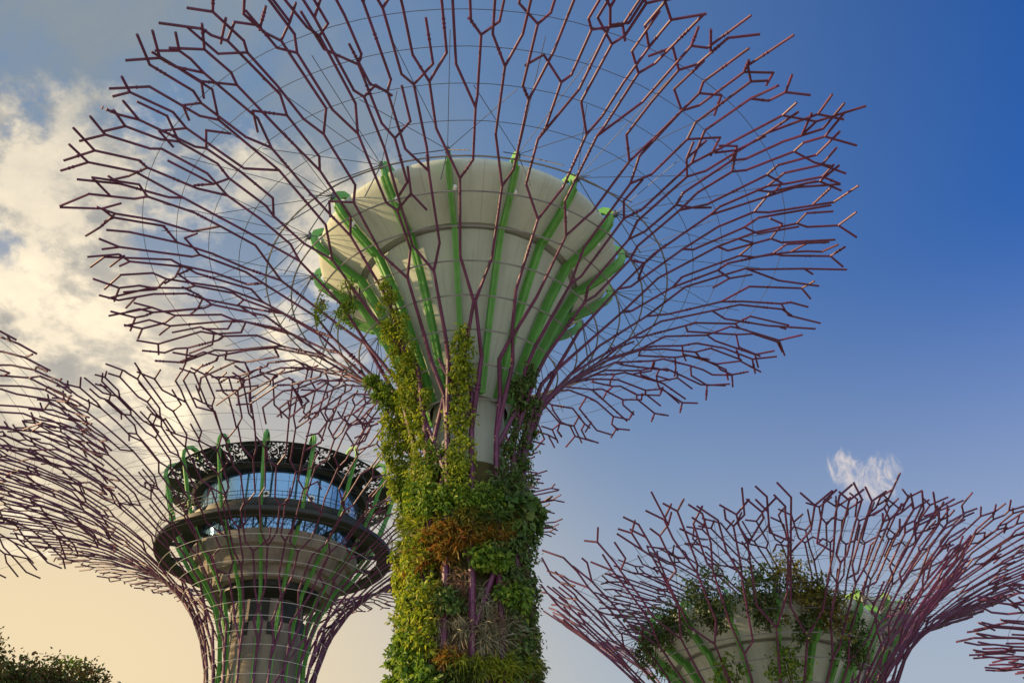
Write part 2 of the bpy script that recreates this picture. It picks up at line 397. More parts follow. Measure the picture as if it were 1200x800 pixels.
def bowl_ribs(root, prof_out, n, off, wdt=0.17, hs_=0.7, head=True, pf=None, seed=3, stays=True):
    rng = random.Random(seed)
    rr, zz_ = prof_out[-1]
    for k in range(n):
        th = 2 * math.pi * (k + off) / n
        mb = MB(); pr = prof_out + hook(rr, zz_, hs_)[1:]
        mb.strip(pr, th, 0.07, 0.34)
        pr2 = [(a + 0.0, b) for a, b in pr]
        mb.strip(pr2, th, wdt, 0.06)
        o = [(pr[i][0], pr[i][1]) for i in range(len(pr))]
        # two outer flanges set either side of the web
        ct = Vector((math.cos(th), math.sin(th), 0))
        for sgn in (-1, 1):
            m2 = MB(); ofs = []
            for i, (r, z) in enumerate(prof_out):
                a = prof_out[max(i - 1, 0)]; b = prof_out[min(i + 1, len(prof_out) - 1)]
                t = Vector((b[0] - a[0], b[1] - a[1])).normalized(); ofs.append((r + t.y * 0.26, z - t.x * 0.26))
            m2.strip(ofs, th, 0.075, 0.10)
            shift = ct * sgn * (wdt * 0.42)
            mb.add([tuple(Vector(p) + shift) for p in m2.v], m2.f)
        rib = mb.build('rib', M['green'], root)
        if head:
            rd = Vector((math.sin(th), -math.cos(th), 0)); c = rd * (rr + 0.42) + Vector((0, 0, zz_ + 0.25))
            b = MB(); b.tube(rd * (rr + 0.1) + Vector((0, 0, zz_ + 0.25)), c + rd * 0.05, 0.05); b.tube(c - Vector((0, 0, 0.16)), c + Vector((0, 0, 0.16)), 0.10, 0.06)
            b.build('cable_bracket', M['wire'], rib, smooth=True)
            i3 = max(1, len(prof_out) - 3); rq, zq = prof_out[i3]; lc = rd * (rq + 0.42) + Vector((0, 0, zq - 0.12)) + Vector((math.cos(th), math.sin(th), 0)) * 0.16
            b = MB(); b.tube(lc, lc + Vector((0, 0, 0.2)) - rd * 0.08, 0.075, 0.09, 10); b.tube(lc - rd * 0.2, lc, 0.02, None, 5); b.build('lamp', M['white'], rib, smooth=True)
            if stays:
                b = MB()
                for dth, rq, rr_ in ((-0.13, rr + 2.2, 0.022), (0.13, rr + 2.2, 0.022), (0, rr + 1.3, 0.022), (-0.26, rr + 4.4, 0.014), (0.26, rr + 4.4, 0.014), (-0.08, rr + 6.4, 0.014), (0.08, rr + 6.4, 0.014)):
                    b.tube(c, pf.P(th + dth + rng.uniform(-0.02, 0.02), pf.at_r(min(rq, pf.r[-1] - 0.5)), -0.05), rr_, None, 5)
                b.build('stay_cable', M['wire'], root, smooth=True)

def zc(pts): return [(r, z + CAMZ) for r, z in pts]
def place(az, d): a = R_(az); return Vector((d * math.sin(a), d * math.cos(a), 0))

def plain_tower(az, d, label, prof, col_r, bowl, seed, rib_n=16, ring_step=1.3, group='steel tree towers', ring_from=None, thr=1.12, fork_r=3.4, rad=(0.14, 0.064), run=(1.4, 3.0), panel=None, collars=True, n0=24, rib_off=0.3, wave=0.5, lat_k=1.0, turn=0.0):
    root = empty('tree_tower', place(az, d), label, 'tower', group)
    root.rotation_euler.z = R_(-az)                       # face its own front towards the viewer
    pf = Prof(zc(prof)); bz = zc(bowl)
    mb = MB(); mb.lathe([(col_r + 0.02, 0), (col_r, bz[0][1] + 0.15)], 64); mb.build('column', M['conc'] if panel is None else M['render'], root, smooth=True)
    if panel:
        mb = MB(); mb.lathe([(panel[0] + 0.5, 0.0), (panel[0] + 0.2, 6), (panel[0], panel[1] + CAMZ - 2), (panel[0] - 0.15, panel[1] + CAMZ), (col_r + 0.05, panel[1] + CAMZ + 0.1)], 64)
        mb.build('planting_panel', M['olive'], root, smooth=True)
    # bowl: funnel, recessed joint, flared lip, rounded rim, inner face
    g = [i for i, p in enumerate(bowl) if len(p) == 2][0]
    k = len(bz) - 4
    mb = MB(); mb.lathe(bz[:k], 128); mb.build('funnel', M['render'], root, smooth=True)
    a, b = bz[k - 1], bz[k]
    mb = MB(); mb.lathe([(a[0] - 0.01, a[1] - 0.02), (a[0] - 0.05, a[1] + 0.14), (b[0] - 0.04, b[1] + 0.06)], 128); mb.build('shadow_joint', M['joint'], root, smooth=True)
    lip = bz[k:]; rr, zr = lip[-1]
    mb = MB(); mb.lathe(lip + [(rr + 0.03, zr + 0.18), (rr - 0.04, zr + 0.33), (rr - 0.22, zr + 0.40), (rr - 0.45, zr + 0.34), (rr - 0.6, zr - 0.4), (rr - 1.5, zr - 0.9), (0.01, zr - 0.9)], 128)
    mb.build('bowl_lip', M['render'], root, smooth=True)
    ro = [(r + 0.10, z) for r, z in bz]
    bowl_ribs(root, ro, rib_n, rib_off, pf=pf, seed=seed)
    grow_branches(root, pf, seed, n0=n0, s_fork=fork_r, thr=thr, rad=rad, run=run, collars=collars, wave=wave, lat_k=lat_k, turn=turn)
    rings(root, pf, 3, ring_step, s_start=ring_from if ring_from else pf.at_r(2.45))
    return root, pf

MAIN_AZ, MAIN_D = -3.1, 33.8
main_prof = [(2.5, -1.7), (2.35, 6), (2.2, 12), (2.1, 16), (2.15, 18), (2.5, 19.6), (3.2, 21.0), (4.1, 22.2), (5.05, 23.2), (6.1, 24.15), (7.4, 25.15), (8.9, 26.05), (10.5, 26.75), (12.2, 27.2), (14.0, 27.4), (15.7, 27.2)]
main_bowl = [(1.55, 20.1), (2.0, 21.3), (2.7, 22.9), (3.5, 24.5), (4.45, 26.05), (4.72, 26.15), (5.6, 26.75), (6.3, 27.35), (6.5, 27.6)]
main, main_pf = plain_tower(MAIN_AZ, MAIN_D, 'largest steel tree tower with planted trunk and pale bowl, in the centre', main_prof, 1.42, main_bowl, 11, panel=(1.75, 17.2), rib_off=0.71, n0=30, thr=0.78, rad=(0.125, 0.050), wave=0.2, fork_r=3.0, run=(1.5, 3.1), lat_k=0.8, turn=R_(-9))

A_prof = [(2.6, -1.7), (2.3, 3), (2.35, 7.5), (2.9, 10.2), (4.2, 12.5), (5.8, 14.5), (7.5, 16.5), (9.2, 18.4), (10.8, 19.9), (12.0, 20.9)]
A_bowl = [(1.6, 10.6), (2.1, 11.7), (2.8, 13.2), (3.8, 15.0), (4.7, 16.4), (5.0, 16.5), (5.7, 17.2), (6.2, 17.8), (6.4, 18.1)]
towA, pfA = plain_tower(13.6, 58, 'low steel tree tower with bushy shrubs round its bowl, front one at lower right', A_prof, 1.4, A_bowl, 23, collars=False, fork_r=3.2, thr=0.85, rib_off=0.5, wave=0.5, n0=28, rad=(0.12, 0.055), run=(1.8, 3.6), lat_k=0.8)
B_prof = [(3, -1.7), (2.6, 10), (2.8, 15), (3.6, 19), (5, 22), (7, 24.4), (9.5, 26), (12.5, 27.4), (15, 28.2), (17, 28.8)]
B_bowl = [(1.6, 18.9), (2.1, 19.9), (2.8, 21.3), (3.8, 23.0), (4.6, 24.1), (4.9, 24.2), (5.6, 24.9), (6.1, 25.5), (6.3, 25.8)]
towB, pfB = plain_tower(17.3, 82, 'taller steel tree tower with pinkish bowl, half hidden behind the shrubby low tower', B_prof, 1.4, B_bowl, 37, collars=False, fork_r=3.2, rib_off=0.2, wave=0.5, n0=28, thr=0.95, rad=(0.14, 0.065), run=(1.8, 3.6), lat_k=0.8)
Cp = [(2.6, -1.7), (2.3, 5), (2.5, 9), (3.4, 12), (5, 14.5), (7.5, 16.4), (10.5, 17.7), (13.5, 18.5), (16.5, 19)]
Cb = [(1.6, 10.6), (2.1, 11.3), (2.7, 12.2), (3.5, 13.2), (4.2, 14.0), (4.5, 14.1), (5.0, 14.5), (5.5, 15.0), (5.6, 15.2)]
plain_tower(38.3, 70, 'steel tree tower of which only spiky branch tips show at the lower right edge', Cp, 1.4, Cb, 41, collars=False, fork_r=3.2)
L2p = [(3.6, -1.7), (3.2, 14), (3.3, 24), (4.2, 28), (5.8, 31), (8, 33.6), (11, 35.2), (16, 36.3), (22, 36.6), (27, 36.2), (30.5, 34.6)]
L2b = [(1.6, 28), (2.2, 28.8), (2.9, 29.8), (3.8, 31.2), (4.6, 32.2), (5, 32.3), (5.8, 33.1), (6.4, 33.7), (6.6, 34.1)]
plain_tower(-46.5, 81.5, 'steel tree tower cut off by the left edge, only its drooping canopy side showing', L2p, 1.4, L2b, 53, collars=False, fork_r=4.0, rad=(0.13, 0.07), thr=1.75, run=(2.0, 4.4), lat_k=1.3)

# ------------------------------------------------------------------ observation tower (left, behind)
def observation_tower(az, d):
    root = empty('tree_tower', place(az, d), 'steel tree tower with glazed round restaurant, dark walkway ring and perforated roof', 'tower', 'steel tree towers')
    root.rotation_euler.z = R_(-az)
    prof = [(5.4, -1.7), (4.7, 14), (4.45, 21), (4.5, 24.3), (4.95, 26.8), (5.9, 29.3), (7.3, 31.6), (9.2, 33.6), (11.5, 35.4), (14, 36.9), (17, 38.3), (20.5, 39.4), (24, 40), (25.5, 40.2)]
    pf = Prof(zc(prof)); h = CAMZ
    def lat(name, pts, mat, closed=False, segs=96, smooth=True): mb = MB(); mb.lathe(zc(pts), segs, closed); return mb.build(name, M[mat], root, smooth=smooth)
    lat('column', [(3.4, -1.7), (3.05, 26), (3.05, 31.9)], 'conc')
    # dark openings let into the column head
    for k in range(14):
        t = 2 * math.pi * (k + 0.4) / 14; rd = Vector((math.sin(t), -math.cos(t), 0)); ct = Vector((math.cos(t), math.sin(t), 0))
        z = (28.6, 30.2, 29.4, 30.7)[k % 4] + h; mb = MB()
        mb.box(rd * 2.97 + Vector((0, 0, z)), ct * (0.55 + 0.3 * (k % 3)), rd * 0.12, Vector((0, 0, 0.55 + 0.4 * (k % 2))))
        mb.build('opening', M['dark'], root)
    lat('recess', [(3.0, 31.2), (4.4, 31.9), (4.5, 32.6)], 'dark')
    lat('concrete_deck', [(4.5, 32.35), (5.25, 32.4), (5.45, 33.2), (5.5, 33.3), (5.95, 33.32), (6.6, 34.5), (6.65, 34.62), (7.15, 34.65), (7.45, 35.35), (7.5, 35.8), (6.9, 35.9)], 'conc')
    lat('lower_glazing', [(7.0, 35.85), (7.2, 37.3)], 'glass')
    for k in range(40):
        t = 2 * math.pi * k / 40; rd = Vector((math.sin(t), -math.cos(t), 0)); mb = MB()
        mb.tube(rd * 7.08 + Vector((0, 0, 35.8 + h)), rd * 7.26 + Vector((0, 0, 37.3 + h)), 0.05, None, 4)
        mb.tube(rd * 7.09 + Vector((0, 0, 35.85 + h)), Vector((math.sin(t + .14), -math.cos(t + .14), 0)) * 7.3 + Vector((0, 0, 37.25 + h)), 0.035, None, 4)
        mb.build('strut', M['dark'], root)
    # walkway ring held off the core, with its railing
    wk = lat('walkway', [(9.3, 35.9), (10.6, 35.9), (10.7, 36.0), (10.7, 36.35), (10.6, 36.35), (10.6, 36.15), (9.3, 36.2)], 'dark', True, 128)
    for k in range(16):
        t = 2 * math.pi * (k + 0.5) / 16; rd = Vector((math.sin(t), -math.cos(t), 0)); ct = Vector((math.cos(t), math.sin(t), 0)); mb = MB()
        mb.box(rd * 8.3 + Vector((0, 0, 36.05 + h)), rd * 1.2, ct * 0.12, Vector((0, 0, 0.16)))
        mb.build('outrigger', M['dark'], root)
    mb = MB()
    for zz2, r2 in ((36.95, 10.68), (37.35, 10.7), (37.7, 10.72)): mb.path([(r2 * math.sin(2 * math.pi * i / 96), -r2 * math.cos(2 * math.pi * i / 96), zz2 + h) for i in range(96)], 0.03, 4, True)
    for k in range(72):
        t = 2 * math.pi * k / 72; rd = Vector((math.sin(t), -math.cos(t), 0)); mb.tube(rd * 10.68 + Vector((0, 0, 36.5 + h)), rd * 10.72 + Vector((0, 0, 37.72 + h)), 0.022, None, 4)
    mb.build('railing', M['dark'], wk)
    lat('floor_edge', [(7.0, 37.25), (8.5, 37.35), (8.6, 37.6), (8.6, 38.1), (8.3, 38.2), (7.0, 38.2)], 'dark')
    gl = lat('glass_wall', [(7.05, 38.15), (7.35, 41.3)], 'glass')
    mb = MB()
    for k in range(32):
        t = 2 * math.pi * (k + 0.3) / 32; rd = Vector((math.sin(t), -math.cos(t), 0))
        mb.tube(rd * 7.07 + Vector((0, 0, 38.15 + h)), rd * 7.37 + Vector((0, 0, 41.3 + h)), 0.02, None, 4)
    mb.build('glazing_bar', M['dark'], gl)
    lat('fascia', [(7.2, 41.25), (8.0, 41.3), (8.25, 41.6), (8.2, 42.1), (7.4, 42.2)], 'dark')
    for k in range(14):
        t = 2 * math.pi * (k + 0.65) / 14; rd = Vector((math.sin(t), -math.cos(t), 0)); ct = Vector((math.cos(t), math.sin(t), 0)); c = rd * 8.75 + Vector((0, 0, 38.35 + h))
        mb = MB(); mb.tube(c - rd * 0.2, c + rd * 0.02, 0.27, 0.30, 14); fl = mb.build('floodlight', M['white'], root, smooth=True)
        mb = MB(); mb.tube(c - rd * 0.02, c + rd * 0.05, 0.15, 0.15, 12); mb.build('lens', M['dark'], fl, smooth=True)
    # roof overhang: solid wedges alternate with lacy perforated panels
    rng = random.Random(5)
    def roofpt(t, u_): r = 8.1 + u_ * 2.6; return (r * math.sin(t), -r * math.cos(t), 41.7 + h + 0.45 * u_ + 0.25 * u_ * u_)
    npan = 32
    for k in range(npan):
        t0, t1 = 2 * math.pi * k / npan, 2 * math.pi * (k + 1) / npan
        me = MB()
        if k % 2 == 0:
            v = [roofpt(t0 + (t1 - t0) * i / 4, u_) for i in range(5) for u_ in (0, 0.5, 1)]
            f = [(i * 3 + q, i * 3 + 3 + q, i * 3 + 4 + q, i * 3 + 1 + q) for i in range(4) for q in range(2)]
            me.add(v, f); nm = 'roof_panel'
        else:
            na, nr = 18, 16; v = []; f = []
            for i in range(na + 1):
                for q in range(nr + 1):
                    ja = rng.uniform(-0.35, 0.35) if 0 < i < na else 0; jr = rng.uniform(-0.35, 0.35) if 0 < q < nr else 0
                    v.append(roofpt(t0 + (t1 - t0) * (i + ja) / na, (q + jr) / nr))
            for i in range(na):
                for q in range(nr):
                    if q in (0, nr - 1) or rng.random() < 0.52: f.append((i * (nr + 1) + q, (i + 1) * (nr + 1) + q, (i + 1) * (nr + 1) + q + 1, i * (nr + 1) + q + 1))
            me.add(v, f); nm = 'perforated_panel'
        o = me.build(nm, M['dark'], root); md = o.modifiers.new('thickness', 'SOLIDIFY'); md.thickness = 0.06
    # green ribs: up the column, under the deck, out and curling over the roof edge
    base = zc([(3.8, -1.7), (3.5, 20), (3.5, 26), (3.9, 29), (4.7, 31.4), (6.0, 33.3), (7.6, 35.2), (8.9, 37.2), (9.8, 39.6), (10.5, 41.9)])
    hk = [(10.75, 42.4 + h), (10.78, 42.9 + h), (10.6, 43.35 + h), (10.2, 43.55 + h), (9.75, 43.4 + h), (9.5, 43.0 + h), (9.45, 42.6 + h)]
    for k in range(16):
        th = 2 * math.pi * (k + 0.52) / 16; mb = MB(); mb.strip(base, th, 0.30, 0.10); mb.strip([(r - 0.1, z) for r, z in base + hk], th, 0.10, 0.36); mb.strip(base[-2:] + hk, th, 0.34, 0.10)
        ct = Vector((math.cos(th), math.sin(th), 0))
        mb.build('rib', M['green'], root)
    grow_branches(root, pf, 71, n0=44, s_fork=5.4, thr=1.2, rad=(0.14, 0.07), run=(2.0, 4.2), collars=False, wave=0.9, spur=0.7)
    q = pf.at_z(22 + h); k = 0
    while q < pf.S - 1:
        mb = MB(); mb.path([pf.P(2 * math.pi * i / 96, q, 0.12) for i in range(96)], 0.024 if k < 13 else 0.014, 5, True)
        mb.build('ring_cable', M['pale'] if k < 13 else M['wire'], root, smooth=True); k += 1; q += 1.15 if k < 13 else 1.7
    rng = random.Random(9)
    for kk in range(16):
        th = 2 * math.pi * (kk + 0.52) / 16; c = Vector((10.7 * math.sin(th), -10.7 * math.cos(th), 42.4 + h)); b = MB()
        for dth, rq in ((-0.12, 15), (0.12, 15), (-0.2, 19), (0.2, 19), (-0.06, 22.5), (0.06, 22.5)): b.tube(c, pf.P(th + dth, pf.at_r(rq)), 0.016, None, 4)
        b.build('stay_cable', M['wire'], root)
    return root, pf
observation_tower(-14.8, 88)

# ------------------------------------------------------------------ planting
RNG = np.random.default_rng(7)
def mesh_np(name, V, loops_per_face, F, mat):
    me = bpy.data.meshes.new(name); nv = len(V); nf = len(F)
    me.vertices.add(nv); me.vertices.foreach_set('co', V.astype(np.float32).ravel())
    me.loops.add(nf * loops_per_face); me.loops.foreach_set('vertex_index', F.astype(np.int32).ravel())
    me.polygons.add(nf); me.polygons.foreach_set('loop_start', np.arange(nf, dtype=np.int32) * loops_per_face)
    try: me.polygons.foreach_set('loop_total', np.full(nf, loops_per_face, dtype=np.int32))
    except Exception: pass
    me.update(calc_edges=True); me.validate(); me.materials.append(mat)
    return me
def norm(a): return a / np.maximum(np.linalg.norm(a, axis=1, keepdims=True), 1e-9)
def leaf_geo(P, nrm, size, droop=0.8, rnd=0.8, aspect=0.55, down=np.array([0, 0, -1.0])):
    n = len(P)
    d = norm(nrm * 0.45 + down * droop + RNG.normal(size=(n, 3)) * rnd)
    fn = norm(nrm * 0.9 + np.array([0, 0, 0.35]) + RNG.normal(size=(n, 3)) * 0.45)
    side = norm(np.cross(d, fn)); fn = np.cross(side, d)
    s = (size * RNG.uniform(0.55, 1.3, n))[:, None]; wd = s * aspect * 0.5
    fold = fn * s * 0.10
    base = P; tip = P + d * s - fn * s * 0.18
    l1 = P + d * s * 0.30 + side * wd + fold; l2 = P + d * s * 0.66 + side * wd * 0.72 + fold * 0.5
    r1 = P + d * s * 0.30 - side * wd + fold; r2 = P + d * s * 0.66 - side * wd * 0.72 + fold * 0.5
    V = np.stack([base, l1, l2, tip, r2, r1], 1).reshape(-1, 3)
    i = np.arange(n)[:, None] * 6
    F = np.concatenate([i + np.array([[0, 3, 2, 1]]), i + np.array([[0, 5, 4, 3]])], 0)
    return V, F
def blade_geo(P, d0, length, width, curl, k=4):
    """arching strap leaves: k segments, start direction d0, gravity curl"""
    n = len(P); d = norm(d0); ln = (length * RNG.uniform(0.6, 1.3, n))[:, None]
    side = norm(np.cross(d, RNG.normal(size=(n, 3)))); p = P.copy(); rows = []
    wv = (width * RNG.uniform(0.7, 1.3, n))[:, None]; tw = RNG.normal(size=(n, 3)) * 0.25
    for j in range(k + 1):
        f = (1.0 - (j / k) ** 1.6) * 0.95 + 0.05
        rows.append(p - side * wv * f / 2); rows.append(p + side * wv * f / 2)
        d = norm(d + np.array([0, 0, -1.0]) * curl / k + tw / k); p = p + d * ln / k
    V = np.stack(rows, 1).reshape(-1, 3); i = np.arange(n)[:, None] * (2 * k + 2)
    F = np.concatenate([i + np.array([[2 * j, 2 * j + 1, 2 * j + 3, 2 * j + 2]]) for j in range(k)], 0)
    return V, F
def cat(parts):
    Vs, Fs, o = [], [], 0
    for V, F in parts: Vs.append(V); Fs.append(F + o); o += len(V)
    return np.concatenate(Vs), np.concatenate(Fs)

MAINLOC = place(MAIN_AZ, MAIN_D)
def on_main(px, py, off=0.0):
    """point of the central tower's outer surface that the viewer meets in this direction; returns point, outward normal"""
    d = _f + _r * (px - 600) / FPX + _u * (400 - py) / FPX
    o = np.array([0, 0, CAMZ]); cx, cy = MAINLOC.x, MAINLOC.y; rad = 2.6
    for _ in range(14):
        a = d[0] ** 2 + d[1] ** 2; b = -2 * (d[0] * cx + d[1] * cy); c = cx * cx + cy * cy - rad * rad; disc = b * b - 4 * a * c
        t = (-b - math.sqrt(disc)) / (2 * a) if disc > 0 else -b / (2 * a)
        p = o + d * t; rad = 0.5 * rad + 0.5 * (main_pf.R(main_pf.at_z(p[2])) + off)
    n = np.array([p[0] - cx, p[1] - cy, 0]); n /= np.linalg.norm(n)
    return p, n
def spread_points(strand, n, depth, clump, per, off=0.0):
    """clumped points over a strand given as (x, y, halfwidth) stations"""
    st = np.array(strand, float)
    if len(st) == 1: st = np.vstack([st, st + [0, 0.5, 0]])
    L_ = np.hypot(np.diff(st[:, 0]), np.diff(st[:, 1])); area = L_ * (st[:-1, 2] + st[1:, 2]); cum = np.concatenate([[0], np.cumsum(area)]) / area.sum()
    nc = max(3, n // per); P, Nn = [], []
    for _ in range(nc):
        q = RNG.random(); i = min(np.searchsorted(cum, q, 'right') - 1, len(L_) - 1); f = (q - cum[i]) / max(1e-9, cum[i + 1] - cum[i])
        x, y, hw = st[i] + (st[i + 1] - st[i]) * f
        u_ = RNG.uniform(-1, 1); x += u_ * hw + RNG.normal() * 1.5; y += RNG.normal() * 3
        p, nn = on_main(x, y, off); bulge = depth * (0.15 + 0.85 * RNG.random()) * (1 - 0.35 * abs(u_))
        c = p + nn * bulge
        pts = c + RNG.normal(size=(per, 3)) * clump * np.array([0.5, 0.5, 0.62]); P.append(pts); Nn.append(norm(np.repeat(nn[None], per, 0) + (pts - c) / clump * 0.5))
    return np.concatenate(P), np.concatenate(Nn)
def blob_points(px, py, rx, ry, n, depth, off=-0.12):
    P, Nn = [], []
    for _ in range(n):
        a = RNG.uniform(0, 2 * math.pi); q = math.sqrt(RNG.random())
        p, nn = on_main(px + rx * q * math.cos(a), py + ry * q * math.sin(a), off); P.append(p + nn * depth * RNG.random()); Nn.append(nn)
    return np.array(P), np.array(Nn)
def plant_obj(name, parts, mat, label, cat_, group, stems=None):
    V, F = cat(parts); o0 = V.mean(0); o0[2] = V[:, 2].min()
    me = mesh_np(name, V - o0, 4, F, LM[mat]); o = bpy.data.objects.new(name, me); C.objects.link(o); o.location = tuple(o0)
    tag(o, label, cat_, group)
    if stems:
        mb = MB()
        for pts in stems: mb.path([tuple(np.array(p) - o0) for p in pts], 0.03, 5, r2=0.012)
        mb.build('stem', M['bark'], o, smooth=True)
    return o
def strand_stems(strand, k=3):
    out = []
    st = np.array(strand, float)
    if len(st) < 2: return None
    for j in range(k):
        pts = []
        for i in range(len(st) - 1):
            for f in (0, 0.33, 0.66):
                x, y, hw = st[i] + (st[i + 1] - st[i]) * f
                p, nn = on_main(x + hw * 0.5 * math.sin(j * 2.1 + i * 1.3 + f * 2), y); pts.append(p + nn * 0.05)
        out.append(pts)
    return out
def vine(strand, n, mat, label, size=0.17, depth=0.38, clump=0.22, per=30, droop=0.8, rnd=0.75, group='vines climbing the central trunk', aspect=0.55, name='climbing_vine', kind='vine', off=-0.08):
    n = int(n * 1.35); size *= 0.86; P, Nn = spread_points(strand, n, depth * 0.85, clump * 0.9, per, off)
    return plant_obj(name, [leaf_geo(P, Nn, size, droop, rnd, aspect)], mat, label, kind, group, strand_stems(strand))
def rosette(px, py, rx, ry, count, mat, label, length=0.45, width=0.05, curl=1.1, per=18, depth=0.35, name='bromeliad', kind='bromeliad', group='spiky plants on the central trunk'):
    count = max(5, int(count * 0.6)); P, Nn = blob_points(px, py, rx, ry, count, depth); P = np.repeat(P, per, 0); Nn = np.repeat(Nn, per, 0)
    d0 = Nn * 0.7 + np.array([0, 0, 0.35]) + RNG.normal(size=P.shape) * 0.75
    return plant_obj(name, [blade_geo(P + RNG.normal(size=P.shape) * 0.03, d0, length, width, curl)], mat, label, kind, group)
def beard(px, py, rx, ry, count, mat, label, length=0.6, width=0.03, per=30, depth=0.30, curl=1.4, name='air_plant', kind='air plant', group='air plants hanging on the central trunk'):
    count = max(6, count // 4); P, Nn = blob_points(px, py, rx, ry, count, depth, -0.26); P = np.repeat(P, per, 0) + RNG.normal(size=(count * per, 3)) * 0.05; Nn = np.repeat(Nn, per, 0)
    d0 = Nn * 0.55 + RNG.normal(size=P.shape) * 0.8
    return plant_obj(name, [blade_geo(P, d0, length, width, curl)], mat, label, kind, group)

# strands, from the top of the trunk downwards
vine([(457, 335, 6), (462, 370, 10), (470, 400, 14), (478, 440, 17), (488, 475, 21)], 2600, 'lime', 'leafy vine reaching up the left branches as far as the pale bowl', 0.17, 0.35)
vine([(438, 448, 8), (455, 455, 16), (472, 478, 16)], 1100, 'mid', 'short leafy vine spray sticking out left of the waist', 0.18, 0.4)
vine([(408, 330, 5), (415, 350, 7), (402, 368, 7), (412, 384, 8)], 420, 'mid', 'sparse leafy spray dangling before the left part of the bowl', 0.17, 0.2, 0.2, 14)
vine([(380, 352, 4), (376, 372, 6)], 200, 'mid', 'smallest leafy spray at the far left of the bowl', 0.16, 0.2, 0.2, 12)
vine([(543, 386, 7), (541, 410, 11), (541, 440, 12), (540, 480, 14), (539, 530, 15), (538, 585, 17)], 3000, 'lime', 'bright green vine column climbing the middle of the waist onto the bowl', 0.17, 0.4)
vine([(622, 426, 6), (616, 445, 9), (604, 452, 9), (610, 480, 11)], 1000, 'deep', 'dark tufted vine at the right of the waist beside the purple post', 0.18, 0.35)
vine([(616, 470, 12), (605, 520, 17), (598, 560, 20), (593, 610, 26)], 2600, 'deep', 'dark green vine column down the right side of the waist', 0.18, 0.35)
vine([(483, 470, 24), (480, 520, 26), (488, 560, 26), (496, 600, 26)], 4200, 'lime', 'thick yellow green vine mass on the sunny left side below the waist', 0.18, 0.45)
vine([(510, 522, 9), (509, 560, 9)], 350, 'mid', 'small vine patch between the left mass and the middle vine column', 0.18, 0.3)
vine([(501, 572, 24), (509, 600, 22)], 1500, 'mid', 'bushy mid green creeper above the rust coloured plants', 0.24, 0.55)
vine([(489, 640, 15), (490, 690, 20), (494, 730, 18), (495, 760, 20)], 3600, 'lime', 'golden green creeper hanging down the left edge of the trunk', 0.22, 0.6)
vine([(487, 745, 14), (490, 790, 26), (494, 830, 28)], 2400, 'mid', 'broad leaved green creeper at the bottom left of the trunk', 0.26, 0.6)
vine([(558, 575, 26), (566, 600, 30)], 2000, 'mid', 'green creeper patch below the bare column window', 0.19, 0.45)
vine([(590, 600, 16), (610, 590, 12), (611, 620, 14)], 520, 'deep', 'creeper with large heart shaped leaves high on the right', 0.42, 0.45, 0.3, 14, aspect=0.85)
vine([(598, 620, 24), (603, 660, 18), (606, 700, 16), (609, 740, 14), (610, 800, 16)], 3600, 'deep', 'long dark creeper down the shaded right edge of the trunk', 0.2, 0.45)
vine([(569, 648, 22), (576, 664, 14)], 900, 'mid', 'leafy tuft hanging over the bare olive panel', 0.24, 0.5)
vine([(595, 690, 12), (599, 720, 12)], 600, 'mid', 'small fresh green creeper right of the grey air plants', 0.24, 0.5)
vine([(525, 700, 16), (529, 710, 14)], 700, 'deep', 'low dark green bush left of the purple post', 0.22, 0.5)
vine([(612, 650, 5), (615, 700, 6), (617, 760, 7), (618, 800, 7)], 1000, 'ruby', 'dry reddish brown creeper along the right rim of the trunk', 0.18, 0.35)
vine([(509, 600, 34), (509, 690, 40), (505, 830, 50)], 2200, 'olive', 'thin olive creeper behind the plants on the left half of the trunk', 0.16, 0.10, 0.2, 26, group='undergrowth', name='trunk_creeper', kind='creeper', off=-0.35)
vine([(582, 600, 36), (603, 660, 22), (603, 700, 22), (586, 740, 44), (583, 830, 52)], 2200, 'olive', 'thin olive creeper behind the plants on the right half of the trunk', 0.16, 0.10, 0.2, 26, group='undergrowth', name='trunk_creeper', kind='creeper', off=-0.35)

rosette(516, 642, 24, 18, 60, 'rust', 'rust orange bromeliad clump on the sunny left', 0.5, 0.075)
rosette(527, 626, 14, 10, 26, 'rust', 'small red bromeliad right above the purple post', 0.4, 0.07)
rosette(561, 612, 46, 12, 90, 'olive', 'wide olive bromeliad band under the green creeper patch', 0.45, 0.06)
rosette(559, 632, 36, 12, 70, 'rust', 'brown orange bromeliad band above the bare panel', 0.4, 0.06)
rosette(493, 640, 14, 22, 46, 'fern', 'yellow bromeliads at the left edge beside the rust ones', 0.5, 0.08)
rosette(503, 736, 12, 12, 26, 'rust', 'orange yellow bromeliad in the left creeper', 0.45, 0.07)
rosette(529, 774, 14, 8, 30, 'rust', 'red bromeliad at the bottom below the brown beard', 0.4, 0.07)
rosette(554, 782, 18, 10, 50, 'fern', 'bright yellow green fern at the bottom of the trunk', 0.5, 0.055, 1.4, name='fern', kind='fern')
rosette(595, 784, 30, 16, 90, 'fern', 'wide green fern at the bottom right of the trunk', 0.5, 0.055, 1.4, name='fern', kind='fern')
rosette(535, 796, 26, 10, 60, 'shade', 'dark bromeliads along the bottom between the two ferns', 0.45, 0.07)
rosette(513, 700, 14, 14, 34, 'olive', 'olive spiky clump left of the dark green bush', 0.42, 0.05)
rosette(579, 590, 22, 26, 60, 'deep', 'thin leaved spiky clump right of the green creeper patch', 0.5, 0.035)

